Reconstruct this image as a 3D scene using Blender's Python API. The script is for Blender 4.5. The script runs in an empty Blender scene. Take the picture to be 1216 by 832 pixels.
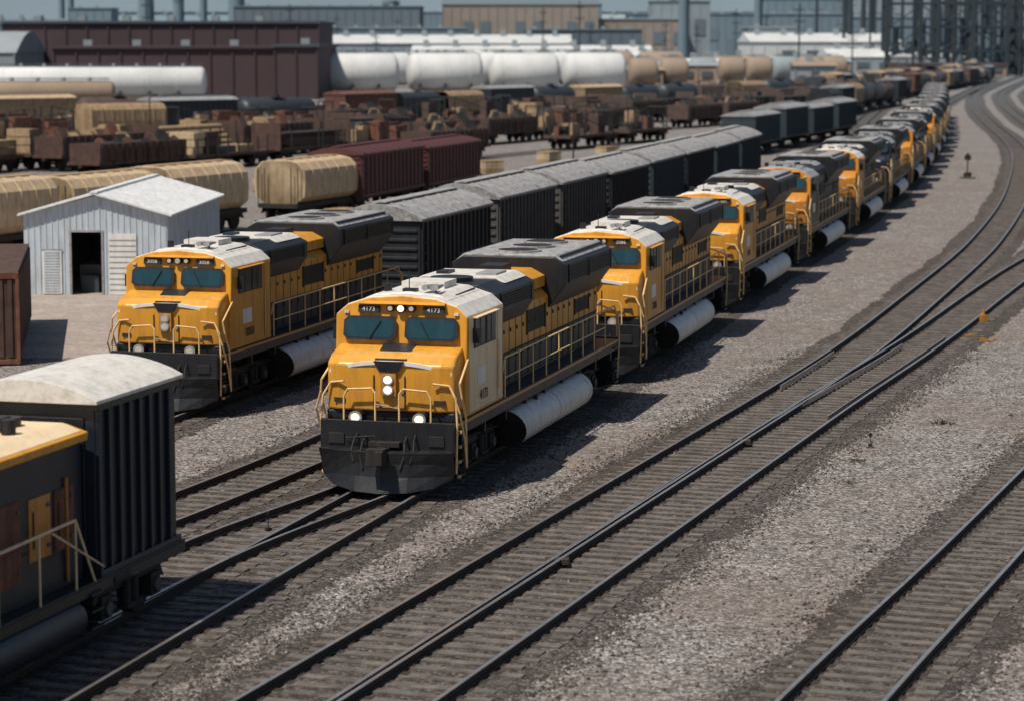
import bpy, bmesh, math, random
from mathutils import Vector, Matrix
random.seed(7)
S=bpy.context.scene
R=math.radians
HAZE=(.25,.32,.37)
# ---------------------------------------------------------------- materials
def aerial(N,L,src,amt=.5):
    """distance haze painted into base colours far down the yard, by world position"""
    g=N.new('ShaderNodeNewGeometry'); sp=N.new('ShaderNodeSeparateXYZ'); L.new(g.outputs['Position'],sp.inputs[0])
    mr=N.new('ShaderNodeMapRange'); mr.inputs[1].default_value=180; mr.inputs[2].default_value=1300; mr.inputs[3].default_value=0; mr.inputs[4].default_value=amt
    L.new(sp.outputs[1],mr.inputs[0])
    mx=N.new('ShaderNodeMix'); mx.data_type='RGBA'; L.new(mr.outputs[0],mx.inputs[0]); L.new(src,mx.inputs[6]); mx.inputs[7].default_value=(*HAZE,1)  # haze tint mixed straight into the surface colour
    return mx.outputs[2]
def mat(name,col,rough=.55,metal=0.,var=.18,scale=2.2,dirt=(.07,.055,.045),dirtamt=.35,bump=.15,bscale=30,low=None,emit=None,streak=True,air=.5):
    m=bpy.data.materials.new(name); m.use_nodes=True
    nt=m.node_tree; N=nt.nodes; L=nt.links
    b=N['Principled BSDF']
    b.inputs['Roughness'].default_value=rough
    b.inputs['Metallic'].default_value=metal
    if emit:
        b.inputs['Base Color'].default_value=(*col,1)
        b.inputs['Emission Color'].default_value=(*col,1)
        b.inputs['Emission Strength'].default_value=emit
        return m
    tc=N.new('ShaderNodeTexCoord')
    n1=N.new('ShaderNodeTexNoise'); n1.inputs['Scale'].default_value=scale; n1.inputs['Detail'].default_value=8; n1.inputs['Roughness'].default_value=.65
    L.new(tc.outputs['Object'],n1.inputs['Vector'])
    mr=N.new('ShaderNodeMapRange'); mr.inputs[1].default_value=.3; mr.inputs[2].default_value=.7
    mr.inputs[3].default_value=1-var; mr.inputs[4].default_value=1+var
    L.new(n1.outputs['Fac'],mr.inputs[0])
    mul=N.new('ShaderNodeMix'); mul.data_type='RGBA'; mul.blend_type='MULTIPLY'; mul.inputs[0].default_value=1
    mul.inputs[6].default_value=(*col,1)
    L.new(mr.outputs[0],mul.inputs[7])
    mp=N.new('ShaderNodeMapping'); mp.inputs['Scale'].default_value=(3.5,3.5,.5 if streak else 3.5)
    L.new(tc.outputs['Object'],mp.inputs['Vector'])
    n2=N.new('ShaderNodeTexNoise'); n2.inputs['Scale'].default_value=1.3; n2.inputs['Detail'].default_value=7; n2.inputs['Roughness'].default_value=.7
    L.new(mp.outputs[0],n2.inputs['Vector'])
    mr2=N.new('ShaderNodeMapRange'); mr2.inputs[1].default_value=.45; mr2.inputs[2].default_value=.8
    mr2.inputs[3].default_value=0; mr2.inputs[4].default_value=dirtamt*1.6; L.new(n2.outputs['Fac'],mr2.inputs[0])
    fac=mr2.outputs[0]
    if low is not None:
        sp=N.new('ShaderNodeSeparateXYZ'); L.new(tc.outputs['Object'],sp.inputs[0])
        mr3=N.new('ShaderNodeMapRange'); mr3.inputs[1].default_value=low[0]; mr3.inputs[2].default_value=low[1]
        mr3.inputs[3].default_value=low[2]; mr3.inputs[4].default_value=0; L.new(sp.outputs[2],mr3.inputs[0])
        ad=N.new('ShaderNodeMath'); ad.operation='MULTIPLY_ADD'; ad.use_clamp=True
        L.new(mr3.outputs[0],ad.inputs[0]); L.new(n1.outputs['Fac'],ad.inputs[1]); L.new(fac,ad.inputs[2]); fac=ad.outputs[0]
    mx=N.new('ShaderNodeMix'); mx.data_type='RGBA'; L.new(fac,mx.inputs[0]); L.new(mul.outputs[2],mx.inputs[6]); mx.inputs[7].default_value=(*dirt,1)
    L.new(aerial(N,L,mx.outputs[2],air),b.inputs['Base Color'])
    rr=N.new('ShaderNodeMapRange'); rr.inputs[3].default_value=max(.05,rough-.12); rr.inputs[4].default_value=min(1,rough+.2)
    L.new(n2.outputs['Fac'],rr.inputs[0]); L.new(rr.outputs[0],b.inputs['Roughness'])
    if bump:
        n3=N.new('ShaderNodeTexNoise'); n3.inputs['Scale'].default_value=bscale; n3.inputs['Detail'].default_value=4
        L.new(tc.outputs['Object'],n3.inputs['Vector'])
        bp=N.new('ShaderNodeBump'); bp.inputs['Strength'].default_value=bump; bp.inputs['Distance'].default_value=.02
        L.new(n3.outputs['Fac'],bp.inputs['Height']); L.new(bp.outputs[0],b.inputs['Normal'])
    return m

def gravel_mat(name,dark,mid,light,scale=14,patch=(.2,.16,.13),patchamt=.6,bumpd=.03):
    m=bpy.data.materials.new(name); m.use_nodes=True
    nt=m.node_tree; N=nt.nodes; L=nt.links; b=N['Principled BSDF']; b.inputs['Roughness'].default_value=.9
    b.inputs['Specular IOR Level'].default_value=.25
    tc=N.new('ShaderNodeTexCoord')
    v=N.new('ShaderNodeTexVoronoi'); v.inputs['Scale'].default_value=scale; L.new(tc.outputs['Object'],v.inputs['Vector'])
    sp=N.new('ShaderNodeSeparateColor'); L.new(v.outputs['Color'],sp.inputs[0])
    cr=N.new('ShaderNodeValToRGB'); e=cr.color_ramp.elements
    e[0].position=0; e[0].color=(*dark,1); e[1].position=1; e[1].color=(*light,1)
    k=cr.color_ramp.elements.new(.5); k.color=(*mid,1)
    L.new(sp.outputs[0],cr.inputs[0])
    mr=N.new('ShaderNodeMapRange'); mr.inputs[1].default_value=.25; mr.inputs[2].default_value=.75; mr.inputs[3].default_value=1.08; mr.inputs[4].default_value=.5
    L.new(v.outputs['Distance'],mr.inputs[0])
    mu=N.new('ShaderNodeMix'); mu.data_type='RGBA'; mu.blend_type='MULTIPLY'; mu.inputs[0].default_value=1
    L.new(cr.outputs[0],mu.inputs[6]); L.new(mr.outputs[0],mu.inputs[7])
    n=N.new('ShaderNodeTexNoise'); n.inputs['Scale'].default_value=.13; n.inputs['Detail'].default_value=9; n.inputs['Roughness'].default_value=.62
    L.new(tc.outputs['Object'],n.inputs['Vector'])
    m2=N.new('ShaderNodeMapRange'); m2.inputs[1].default_value=.42; m2.inputs[2].default_value=.68; m2.inputs[3].default_value=0; m2.inputs[4].default_value=patchamt
    L.new(n.outputs['Fac'],m2.inputs[0])
    mx=N.new('ShaderNodeMix'); mx.data_type='RGBA'; L.new(m2.outputs[0],mx.inputs[0]); L.new(mu.outputs[2],mx.inputs[6]); mx.inputs[7].default_value=(*patch,1)
    n5=N.new('ShaderNodeTexNoise'); n5.inputs['Scale'].default_value=1.1; n5.inputs['Detail'].default_value=9; n5.inputs['Roughness'].default_value=.72
    L.new(tc.outputs['Object'],n5.inputs['Vector'])
    m5=N.new('ShaderNodeMapRange'); m5.inputs[1].default_value=.3; m5.inputs[2].default_value=.7; m5.inputs[3].default_value=.68; m5.inputs[4].default_value=1.28
    L.new(n5.outputs['Fac'],m5.inputs[0])
    mu2=N.new('ShaderNodeMix'); mu2.data_type='RGBA'; mu2.blend_type='MULTIPLY'; mu2.inputs[0].default_value=1
    L.new(mx.outputs[2],mu2.inputs[6]); L.new(m5.outputs[0],mu2.inputs[7])
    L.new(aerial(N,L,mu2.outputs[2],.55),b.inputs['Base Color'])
    bp=N.new('ShaderNodeBump'); bp.invert=True; bp.inputs['Strength'].default_value=.9; bp.inputs['Distance'].default_value=bumpd
    L.new(v.outputs['Distance'],bp.inputs['Height']); L.new(bp.outputs[0],b.inputs['Normal'])
    return m

M={}
LOW=(.6,3.0,.85)
M['yellow']=mat('loco_yellow',(.70,.32,.03),.36,var=.08,low=LOW,dirt=(.13,.065,.025),dirtamt=.32)
M['yellow2']=mat('loco_amber',(.58,.24,.026),.42,var=.1,low=LOW,dirt=(.08,.045,.025),dirtamt=.4)
M['cream']=mat('loco_cream',(.84,.66,.42),.45,var=.06,low=LOW,dirt=(.25,.16,.08),dirtamt=.25)
M['rail_yellow']=mat('handrail_yellow',(.78,.52,.24),.45,var=.1,dirtamt=.25)
M['roofw']=mat('roof_white',(.70,.67,.61),.5,var=.10,dirtamt=.4,dirt=(.2,.17,.13),streak=False)
M['roofg']=mat('roof_grey',(.33,.33,.33),.5,var=.18,dirtamt=.55,dirt=(.09,.075,.065),streak=False)
M['roofh']=mat('hood_roof_grey',(.38,.37,.36),.5,var=.18,dirtamt=.7,dirt=(.05,.045,.04),streak=False)
M['black']=mat('loco_black',(.010,.011,.014),.42,var=.3,dirt=(.04,.035,.03),dirtamt=.2)
M['navy']=mat('loco_navy',(.009,.016,.027),.4,var=.25,dirt=(.045,.04,.036),dirtamt=.2)
M['under']=mat('undercarriage',(.012,.011,.010),.7,var=.35,dirt=(.055,.042,.03),dirtamt=.5)
M['steel']=mat('tank_silver',(.62,.60,.57),.42,.1,var=.08,dirt=(.2,.16,.13),dirtamt=.35)
M['glass']=mat('window_glass',(.012,.045,.058),.05,0,var=.1,dirt=(.04,.09,.10),dirtamt=.25,bump=0)
M['seam']=mat('panel_seam',(.02,.017,.014),.7,bump=0)
M['lamp']=mat('lamp_lit',(1.,.70,.34),.3,emit=2.4)
M['lampo']=mat('lamp_off',(.6,.55,.45),.2)
M['white']=mat('white_paint',(.76,.74,.70),.4,var=.06,dirtamt=.2)
M['railtop']=mat('rail_head_steel',(.46,.43,.41),.26,.7,var=.15,scale=1,dirt=(.12,.08,.06),dirtamt=.35,streak=False)
M['railside']=mat('rail_rust',(.038,.025,.019),.8,var=.3,dirtamt=.3)
M['tie']=mat('wooden_tie',(.135,.115,.10),.9,var=.5,scale=1.7,dirt=(.04,.032,.026),dirtamt=.6,bump=.5,bscale=12,streak=False)
M['rust']=mat('rusty_steel',(.17,.066,.038),.8,var=.4,dirt=(.035,.02,.014),dirtamt=.65)
M['rust2']=mat('rust_brown',(.085,.045,.031),.8,var=.4,dirt=(.02,.015,.012),dirtamt=.65)
M['maroon']=mat('maroon_paint',(.10,.030,.028),.6,var=.2,dirt=(.04,.022,.02),dirtamt=.5)
M['tan']=mat('tan_paint',(.56,.42,.26),.55,var=.14,dirt=(.17,.10,.055),dirtamt=.5)
M['tan2']=mat('buff_paint',(.38,.26,.14),.6,var=.25,dirt=(.10,.06,.035),dirtamt=.55)
M['teal']=mat('teal_paint',(.032,.055,.064),.5,var=.2,dirt=(.07,.065,.06),dirtamt=.4)
M['greycar']=mat('grey_car_paint',(.085,.08,.077),.55,var=.2,dirt=(.035,.03,.025),dirtamt=.5)
M['dkcar']=mat('dark_car_paint',(.018,.021,.026),.45,var=.25,dirt=(.06,.053,.047),dirtamt=.35)
M['shedw']=mat('shed_cladding',(.52,.58,.63),.5,var=.06,dirt=(.27,.25,.23),dirtamt=.5,bump=.05)
M['shedr']=mat('shed_roof',(.76,.77,.77),.45,var=.08,dirt=(.38,.34,.30),dirtamt=.45)
M['conc']=mat('concrete',(.38,.32,.275),.85,var=.22,scale=.7,dirt=(.14,.11,.085),dirtamt=.6,streak=False)
M['ballast']=gravel_mat('dark_ballast',(.035,.029,.026),(.098,.083,.073),(.22,.195,.17),15,(.05,.039,.031),.7)
M['gravel']=gravel_mat('gravel_ground',(.105,.093,.085),(.26,.235,.215),(.50,.46,.43),14,(.19,.15,.125),.7)
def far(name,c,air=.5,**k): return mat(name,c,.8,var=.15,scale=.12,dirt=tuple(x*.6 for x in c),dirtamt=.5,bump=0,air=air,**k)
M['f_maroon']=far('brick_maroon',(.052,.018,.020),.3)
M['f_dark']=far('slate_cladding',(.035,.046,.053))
M['f_blue']=far('bluegrey_haze_cladding',(.07,.115,.145))  # distant building colour with haze blue-grey put into it
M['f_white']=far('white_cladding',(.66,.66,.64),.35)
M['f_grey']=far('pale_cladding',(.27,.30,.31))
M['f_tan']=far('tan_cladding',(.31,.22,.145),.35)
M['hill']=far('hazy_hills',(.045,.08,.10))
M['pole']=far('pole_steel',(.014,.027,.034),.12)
M['leaf']=mat('weed_leaf',(.045,.05,.025),.8,var=.4,scale=6)

# ---------------------------------------------------------------- mesh builder
class MB:
    def __init__(s): s.v=[];s.f=[];s.m=[];s.sm=[];s.mats=[]
    def mi(s,k):
        if k not in s.mats: s.mats.append(k)
        return s.mats.index(k)
    def add(s,vs,fs,k,smooth=False):
        o=len(s.v); s.v+= [tuple(v) for v in vs]; i=s.mi(k)
        for f in fs: s.f.append(tuple(a+o for a in f)); s.m.append(i); s.sm.append(smooth)
    def box(s,x0,x1,y0,y1,z0,z1,k):
        vs=[(x,y,z) for x in(x0,x1) for y in(y0,y1) for z in(z0,z1)]
        s.add(vs,[(0,1,3,2),(4,6,7,5),(0,4,5,1),(2,3,7,6),(0,2,6,4),(1,5,7,3)],k)
    def prism(s,prof,a0,a1,k,axis='y',smooth=False,caps=True):
        n=len(prof)
        def P(p,a): return (p[0],a,p[1]) if axis=='y' else (a,p[0],p[1])
        vs=[P(p,a0) for p in prof]+[P(p,a1) for p in prof]
        s.add(vs,[(i,(i+1)%n,n+(i+1)%n,n+i) for i in range(n)],k,smooth)
        if caps:
            o=len(s.v)-2*n; i=s.mi(k)
            s.f.append(tuple(o+j for j in range(n))); s.f.append(tuple(o+n+j for j in range(n))); s.m+=[i,i]; s.sm+=[False,False]
    def cyl(s,p0,p1,r,k,n=10,r1=None,caps=True):
        p0=Vector(p0);p1=Vector(p1); d=(p1-p0)
        if d.length<1e-6: return
        d.normalize(); a=d.orthogonal().normalized(); b=d.cross(a); r1=r if r1 is None else r1
        c=[(math.cos(2*math.pi*i/n),math.sin(2*math.pi*i/n)) for i in range(n)]
        A=[p0+a*r*x+b*r*y for x,y in c]; Bv=[p1+a*r1*x+b*r1*y for x,y in c]
        s.add(A+Bv,[(i,(i+1)%n,n+(i+1)%n,n+i) for i in range(n)],k,True)
        if caps:
            s.add(A,[tuple(range(n))],k); s.add(Bv,[tuple(range(n))],k)
    def tube(s,pts,r,k,n=6):
        for a,b in zip(pts[:-1],pts[1:]): s.cyl(a,b,r,k,n)
    def capsule(s,y0,y1,x,z,r,k,n=20,dome=.5):
        rings=[(y0+dome*r*(1-math.sqrt(max(0,1-q*q))),r*q) for q in(.02,.35,.65,.88,1)]
        rings+= [(y1-dome*r*(1-math.sqrt(max(0,1-q*q))),r*q) for q in(1,.88,.65,.35,.02)]
        vs=[]
        for yy,rr in rings:
            for i in range(n):
                a=2*math.pi*i/n; vs.append((x+rr*math.cos(a),yy,z+rr*math.sin(a)))
        fs=[]
        for j in range(len(rings)-1):
            for i in range(n): fs.append((j*n+i,j*n+(i+1)%n,(j+1)*n+(i+1)%n,(j+1)*n+i))
        s.add(vs,fs,k,True)
    def mesh(s,name):
        me=bpy.data.meshes.new(name); me.from_pydata(s.v,[],s.f)
        for k in s.mats: me.materials.append(M[k])
        me.polygons.foreach_set('material_index',s.m); me.polygons.foreach_set('use_smooth',s.sm)
        bm=bmesh.new(); bm.from_mesh(me); bmesh.ops.recalc_face_normals(bm,faces=bm.faces); bm.to_mesh(me); bm.free()
        me.update(); return me

def link(o,parent=None):
    S.collection.objects.link(o)
    if parent: o.parent=parent
    return o
def empty(name,loc=(0,0,0),rz=0,sc=(1,1,1)):
    e=bpy.data.objects.new(name,None); e.empty_display_size=.5; e.location=loc; e.rotation_euler=(0,0,rz); e.scale=sc
    return link(e)
def single(name,mb,loc=(0,0,0),rz=0,bev=0):
    o=bpy.data.objects.new(name,mb.mesh(name)); o.location=loc; o.rotation_euler=(0,0,rz); link(o)
    if bev: addbev(o,bev)
    return o
def addbev(o,w):
    m=o.modifiers.new('bevel','BEVEL'); m.width=w; m.segments=2; m.limit_method='ANGLE'; m.angle_limit=R(40); m.use_clamp_overlap=True
CACHE={}
def place(name,key,builder,loc,rz,sc=(1,1,1)):
    if key not in CACHE:
        CACHE[key]=[(pn,mb.mesh(pn),bv) for pn,(mb,bv) in builder().items()]
    e=empty(name,loc,rz,sc)
    for pn,me,bv in CACHE[key]:
        o=link(bpy.data.objects.new(pn,me),e)
        if bv and loc[1]<140: addbev(o,bv)
    return e
def text(parent,s,size,loc,rot,k):
    c=bpy.data.curves.new('number','FONT'); c.body=s; c.size=size; c.extrude=.004; c.align_x='CENTER'; c.align_y='CENTER'
    c.materials.append(M[k]); o=bpy.data.objects.new('number',c); link(o,parent); o.location=loc; o.rotation_euler=rot

# ---------------------------------------------------------------- spline X(Y)
def spl(pts):
    pts=sorted(pts)
    def f(y):
        n=len(pts)
        if y<=pts[0][0]:
            s=(pts[1][1]-pts[0][1])/(pts[1][0]-pts[0][0]); return pts[0][1]+s*(y-pts[0][0])
        if y>=pts[-1][0]:
            s=(pts[-1][1]-pts[-2][1])/(pts[-1][0]-pts[-2][0]); return pts[-1][1]+s*(y-pts[-1][0])
        for i in range(n-1):
            if pts[i][0]<=y<=pts[i+1][0]: break
        def sl(j):
            a=max(0,j-1); b=min(n-1,j+1); return (pts[b][1]-pts[a][1])/(pts[b][0]-pts[a][0])
        h=pts[i+1][0]-pts[i][0]; t=(y-pts[i][0])/h; m0=sl(i)*h; m1=sl(i+1)*h
        return (2*t**3-3*t*t+1)*pts[i][1]+(t**3-2*t*t+t)*m0+(-2*t**3+3*t*t)*pts[i+1][1]+(t**3-t*t)*m1
    return f
def ang(f,y):
    return -math.atan((f(y+.5)-f(y-.5)))
T1=spl([(20,-12.0),(35,-8.0),(44.3,-5.55),(53.8,-3.03),(69.5,1.12),(89.7,6.0),(107.5,10.4),(145,19.6),(183,28.0),(260,43.0),(338,56.5),(405,69),(760,147)])
T2=spl([(20,-18.3),(44.3,-10.3),(53.8,-6.9),(61.8,-4.4),(75,-1.0),(107.5,6.7),(145,15.6),(183,24),(260,38.9),(338,52),(405,64.5),(760,142)])
T3=spl([(20,-22.0),(44,-15.6),(66.5,-9.5),(86,-4.45),(107.5,1.1),(145,10.2),(183,18.8),(260,34),(338,47.5),(405,60),(760,137)])
T0=spl([(20,-13.9),(39.5,-8.5),(44.3,-7.15),(49,-5.7),(54.5,-3.45),(58,-2.1),(61,-1.2)])
T4=spl([(20,-9.3),(30,-5.8),(37.7,-3.15),(57,3.3),(77.9,10.2),(95.4,15.3),(125.6,23.6),(168,33.6),(233,46.6),(320,60),(405,74),(500,92),(760,153)])
def T5(y):
    k=spl([(20,1.45),(60,1.45),(72,1.5),(90,2.1),(107,2.8),(125,3.9),(168,4.6),(800,4.6)])
    return T4(y)+k(y)
T6=spl([(20,-1.5),(37.7,5.05),(48,9.0),(59,13.1),(80,21),(120,35)])
def T8(y): return T4(y)+9.5
def T9(y): return T4(y)+14.5+max(0,(y-300)*.04)

def track(f,y0,y1,zo,ties=True,tie_end=240,half=1.75):
    e=empty('railway_track')
    ys=[];y=y0
    while y<y1:
        ys.append(y); y+= .8 if y<120 else (2 if y<260 else 6)
    mb=MB()
    for side in(-1,1):
        prof=[(-.07,.06),(-.07,.075),(-.015,.085),(-.015,.16),(-.037,.168),(-.037,.205),(.037,.205),(.037,.168),(.015,.16),(.015,.085),(.07,.075),(.07,.06)]
        n=len(prof); vs=[]
        for y in ys:
            a=ang(f,y); nx,ny=math.cos(a),math.sin(a); cx=f(y)+nx*side*.7525; cy=y+ny*side*.7525
            for px,pz in prof: vs.append((cx+nx*px,cy+ny*px,pz+zo))
        fs=[];ft=[]
        for j in range(len(ys)-1):
            for i in range(n-1):
                q=(j*n+i,j*n+i+1,(j+1)*n+i+1,(j+1)*n+i)
                (ft if i==5 else fs).append(q)
        o=len(mb.v); mb.add(vs,fs,'railside'); k=mb.mi('railtop')
        for q in ft: mb.f.append(tuple(a+o for a in q)); mb.m.append(k); mb.sm.append(False)
    link(bpy.data.objects.new('rails',mb.mesh('rails')),e)
    if ties:
        mb=MB(); y=y0
        while y<min(y1,tie_end):
            a=ang(f,y); cx=f(y)+random.uniform(-.06,.06); cy=y
            h=1.27+random.uniform(-.06,.08); w=.12+random.uniform(-.015,.015); z1=.056+zo+random.uniform(-.018,0); a2=a+random.uniform(-.018,.018)
            nx,ny=math.cos(a2),math.sin(a2)
            vs=[]
            for sx in(-h,h):
                for sy in(-w,w):
                    for z in(-.05,z1): vs.append((cx+nx*sx-ny*sy,cy+ny*sx+nx*sy,z))
            mb.add(vs,[(0,1,3,2),(4,6,7,5),(0,4,5,1),(2,3,7,6),(1,5,7,3)],'tie')
            if y<90:
                for s2 in(-.7525,.7525):
                    px=cx+nx*s2; py=cy+ny*s2; q=.16; w2=w*.8
                    vs=[]
                    for sx in(-q,q):
                        for sy in(-w2,w2): vs.append((px+nx*sx-ny*sy,py+ny*sx+nx*sy,z1+.008))
                    mb.add(vs,[(0,1,3,2)],'railside')
            y+=.5 if y<120 else .65
        link(bpy.data.objects.new('ties',mb.mesh('ties')),e)
    mb=MB(); vs=[]; y=y0; cnt=0; dl=dr=0
    while y<y1:
        a=ang(f,y); nx,ny=math.cos(a),math.sin(a)
        dl=dl*.85+random.uniform(-.07,.07); dr=dr*.85+random.uniform(-.07,.07)
        l=half+dl+random.uniform(-.07,.07); r=half+dr+random.uniform(-.07,.07)
        for s2,z in((-l,0),(-l+.35,.02),(r-.35,.02),(r,0)): vs.append((f(y)+nx*s2,y+ny*s2,z+.004+zo*.8))
        y+=.12 if y<80 else (.3 if y<120 else (1 if y<260 else 6)); cnt+=1
    mb.add(vs,[(j*4+i,j*4+i+1,(j+1)*4+i+1,(j+1)*4+i) for j in range(cnt-1) for i in range(3)],'ballast',True)
    link(bpy.data.objects.new('ballast',mb.mesh('ballast')),e)
    return e
track(T1,22,760,.000); track(T2,22,420,.006); track(T3,22,420,.012); track(T0,22,60.5,.018)
track(T4,22,760,.000,half=1.75); track(T5,22,760,.006,half=1.75); track(T6,22,120,.0,half=1.75)
track(T8,280,760,.0,False); track(T9,320,760,.0,False)
mb=MB()
def blade(f,off0,off1,y0,y1,w=.03):
    pr=None
    for i in range(15):
        t=i/14; y=y0+(y1-y0)*t; x=f(y)+off0+(off1-off0)*t
        if pr:
            vs=[(pr[0]-w,pr[1],.08),(pr[0]+w,pr[1],.08),(pr[0]+w,pr[1],.215),(pr[0]-w,pr[1],.215),(x-w,y,.08),(x+w,y,.08),(x+w,y,.215),(x-w,y,.215)]
            mb.add(vs,[(0,1,2,3),(4,5,6,7),(0,1,5,4),(1,2,6,5),(2,3,7,6),(3,0,4,7)],'railtop')
        pr=(x,y)
blade(T4,.62,.56,47,58,.02); blade(T4,-.58,-.58,72,80,.02); blade(T5,.58,.58,66,84,.02); blade(T4,.62,1.3,64,82,.02)
for yy in(47.5,62):
    mb.box(T4(yy)+.5,T4(yy)+.95,yy-.1,yy+.2,.1,.2,'railside')
single('switch_rails',mb)
def switch_stand():
    b=MB()
    b.box(-.35,.35,-.15,.15,0,.08,'tie'); b.box(-.16,.16,-.13,.13,.08,.3,'under'); b.cyl((0,0,.3),(0,0,1.1),.03,'under'); b.cyl((0,0,.25),(.4,-.1,.34),.025,'tan')
    b.box(-.16,.16,-.01,.01,.9,1.15,'under'); b.cyl((0,0,1.1),(0,0,1.25),.06,'under')
    return {'stand':(b,0)}
for x,y,s in((-8.9,56.5,1),(33.5,186,1.5),(8.9,62,.3),(-5.0,51,.35)):
    place('switch_stand','ss',switch_stand,(x,y,.02),random.uniform(0,3),(s,s,s))

# ---------------------------------------------------------------- ground
mb=MB()
g=[(-4000,-60),(4500,-60),(4500,6000),(-4000,6000)]
mb.add([(x,y,0) for x,y in g],[(0,1,2,3)],'gravel'); single('ground',mb)
mb=MB()
mb.add([(-60,78,.006),(-12.9,80,.006),(-9.6,98,.006),(-9.9,108,.006),(-13,128,.006),(-60,128,.006)],[(0,1,2,3,4,5)],'conc'); single('concrete_pavement',mb)
mb=MB()
octv=[(1,0,0),(-1,0,0),(0,1,0),(0,-1,0),(0,0,1)]
octf=[(0,2,4),(2,1,4),(1,3,4),(3,0,4)]
def stone(x,y,r,k):
    a=random.random()*6.28; vs=[]
    for v in octv:
        q=r*random.uniform(.7,1.3); X=v[0]*q; Y=v[1]*q
        vs.append((x+X*math.cos(a)-Y*math.sin(a),y+X*math.sin(a)+Y*math.cos(a),.003+v[2]*q*.8))
    mb.add(vs,octf,k)
for i in range(18000):
    y=38+42*random.random()**1.3
    x=random.uniform(-.215*y,.215*y)
    r=random.uniform(.014,.04) if random.random()<.98 else random.uniform(.05,.08)
    stone(x,y,r,random.choice(['gravel','gravel','ballast']))
for f,lo,hi in((T1,-1,1),(T4,-1,0),(T5,0,1),(T6,-1,1),(T2,-1,1)):
    for i in range(3500):   # spilled stones blend the shoulders into the yard surface
        y=37+45*random.random()**1.2; s=random.choice([q for q in(lo,hi) if q]); 
        stone(f(y)+s*random.gauss(1.9,.28),y,random.uniform(.02,.05),random.choice(['gravel','ballast','ballast']))
single('loose_gravel',mb)

# ---------------------------------------------------------------- locomotive
def truck(b,yc,ax=(-1.6,0,1.6),simple=False):
    for a in ax:
        for sx in(-1,1):
            b.cyl((sx*.68,yc+a,.5),(sx*.82,yc+a,.5),.5,'under',20)
            b.cyl((sx*.66,yc+a,.5),(sx*.69,yc+a,.5),.54,'under',20)
            if not simple:
                b.box(sx*1.02-.14,sx*1.02+.14,yc+a-.2,yc+a+.2,.32,.72,'under')
                b.cyl((sx*1.14,yc+a,.5),(sx*1.22,yc+a,.5),.13,'greycar',10)
        b.cyl((-.7,yc+a,.5),(.7,yc+a,.5),.1,'under',8)
    y0=yc+ax[0]-.5;y1=yc+ax[-1]+.5
    for sx in(-1,1):
        x0,x1=sorted((sx*.92,sx*1.1))
        b.prism([(y0,.55),(y0+.25,.95),(y1-.25,.95),(y1,.55),(y1-.5,.72),(y0+.5,.72)],x0,x1,'under','x')
        if not simple:
            for k in range(len(ax)-1):
                ym=yc+(ax[k]+ax[k+1])/2
                for q in(-.16,.16): b.cyl((sx*1.12,ym+q,.4),(sx*1.12,ym+q,.85),.09,'under',8)
                b.box(*sorted((sx*1.0,sx*1.22)),ym-.3,ym+.3,.33,.41,'under')
            b.tube([(sx*1.2,y0+.1,.85),(sx*1.24,yc,.98),(sx*1.2,y1-.1,.85)],.03,'under')
            b.cyl((sx*1.22,y0+.5,.98),(sx*1.22,y0+1.1,.98),.11,'under',10)
    b.box(-.9,.9,yc-.5,yc+.5,.6,1.2,'under')

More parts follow.
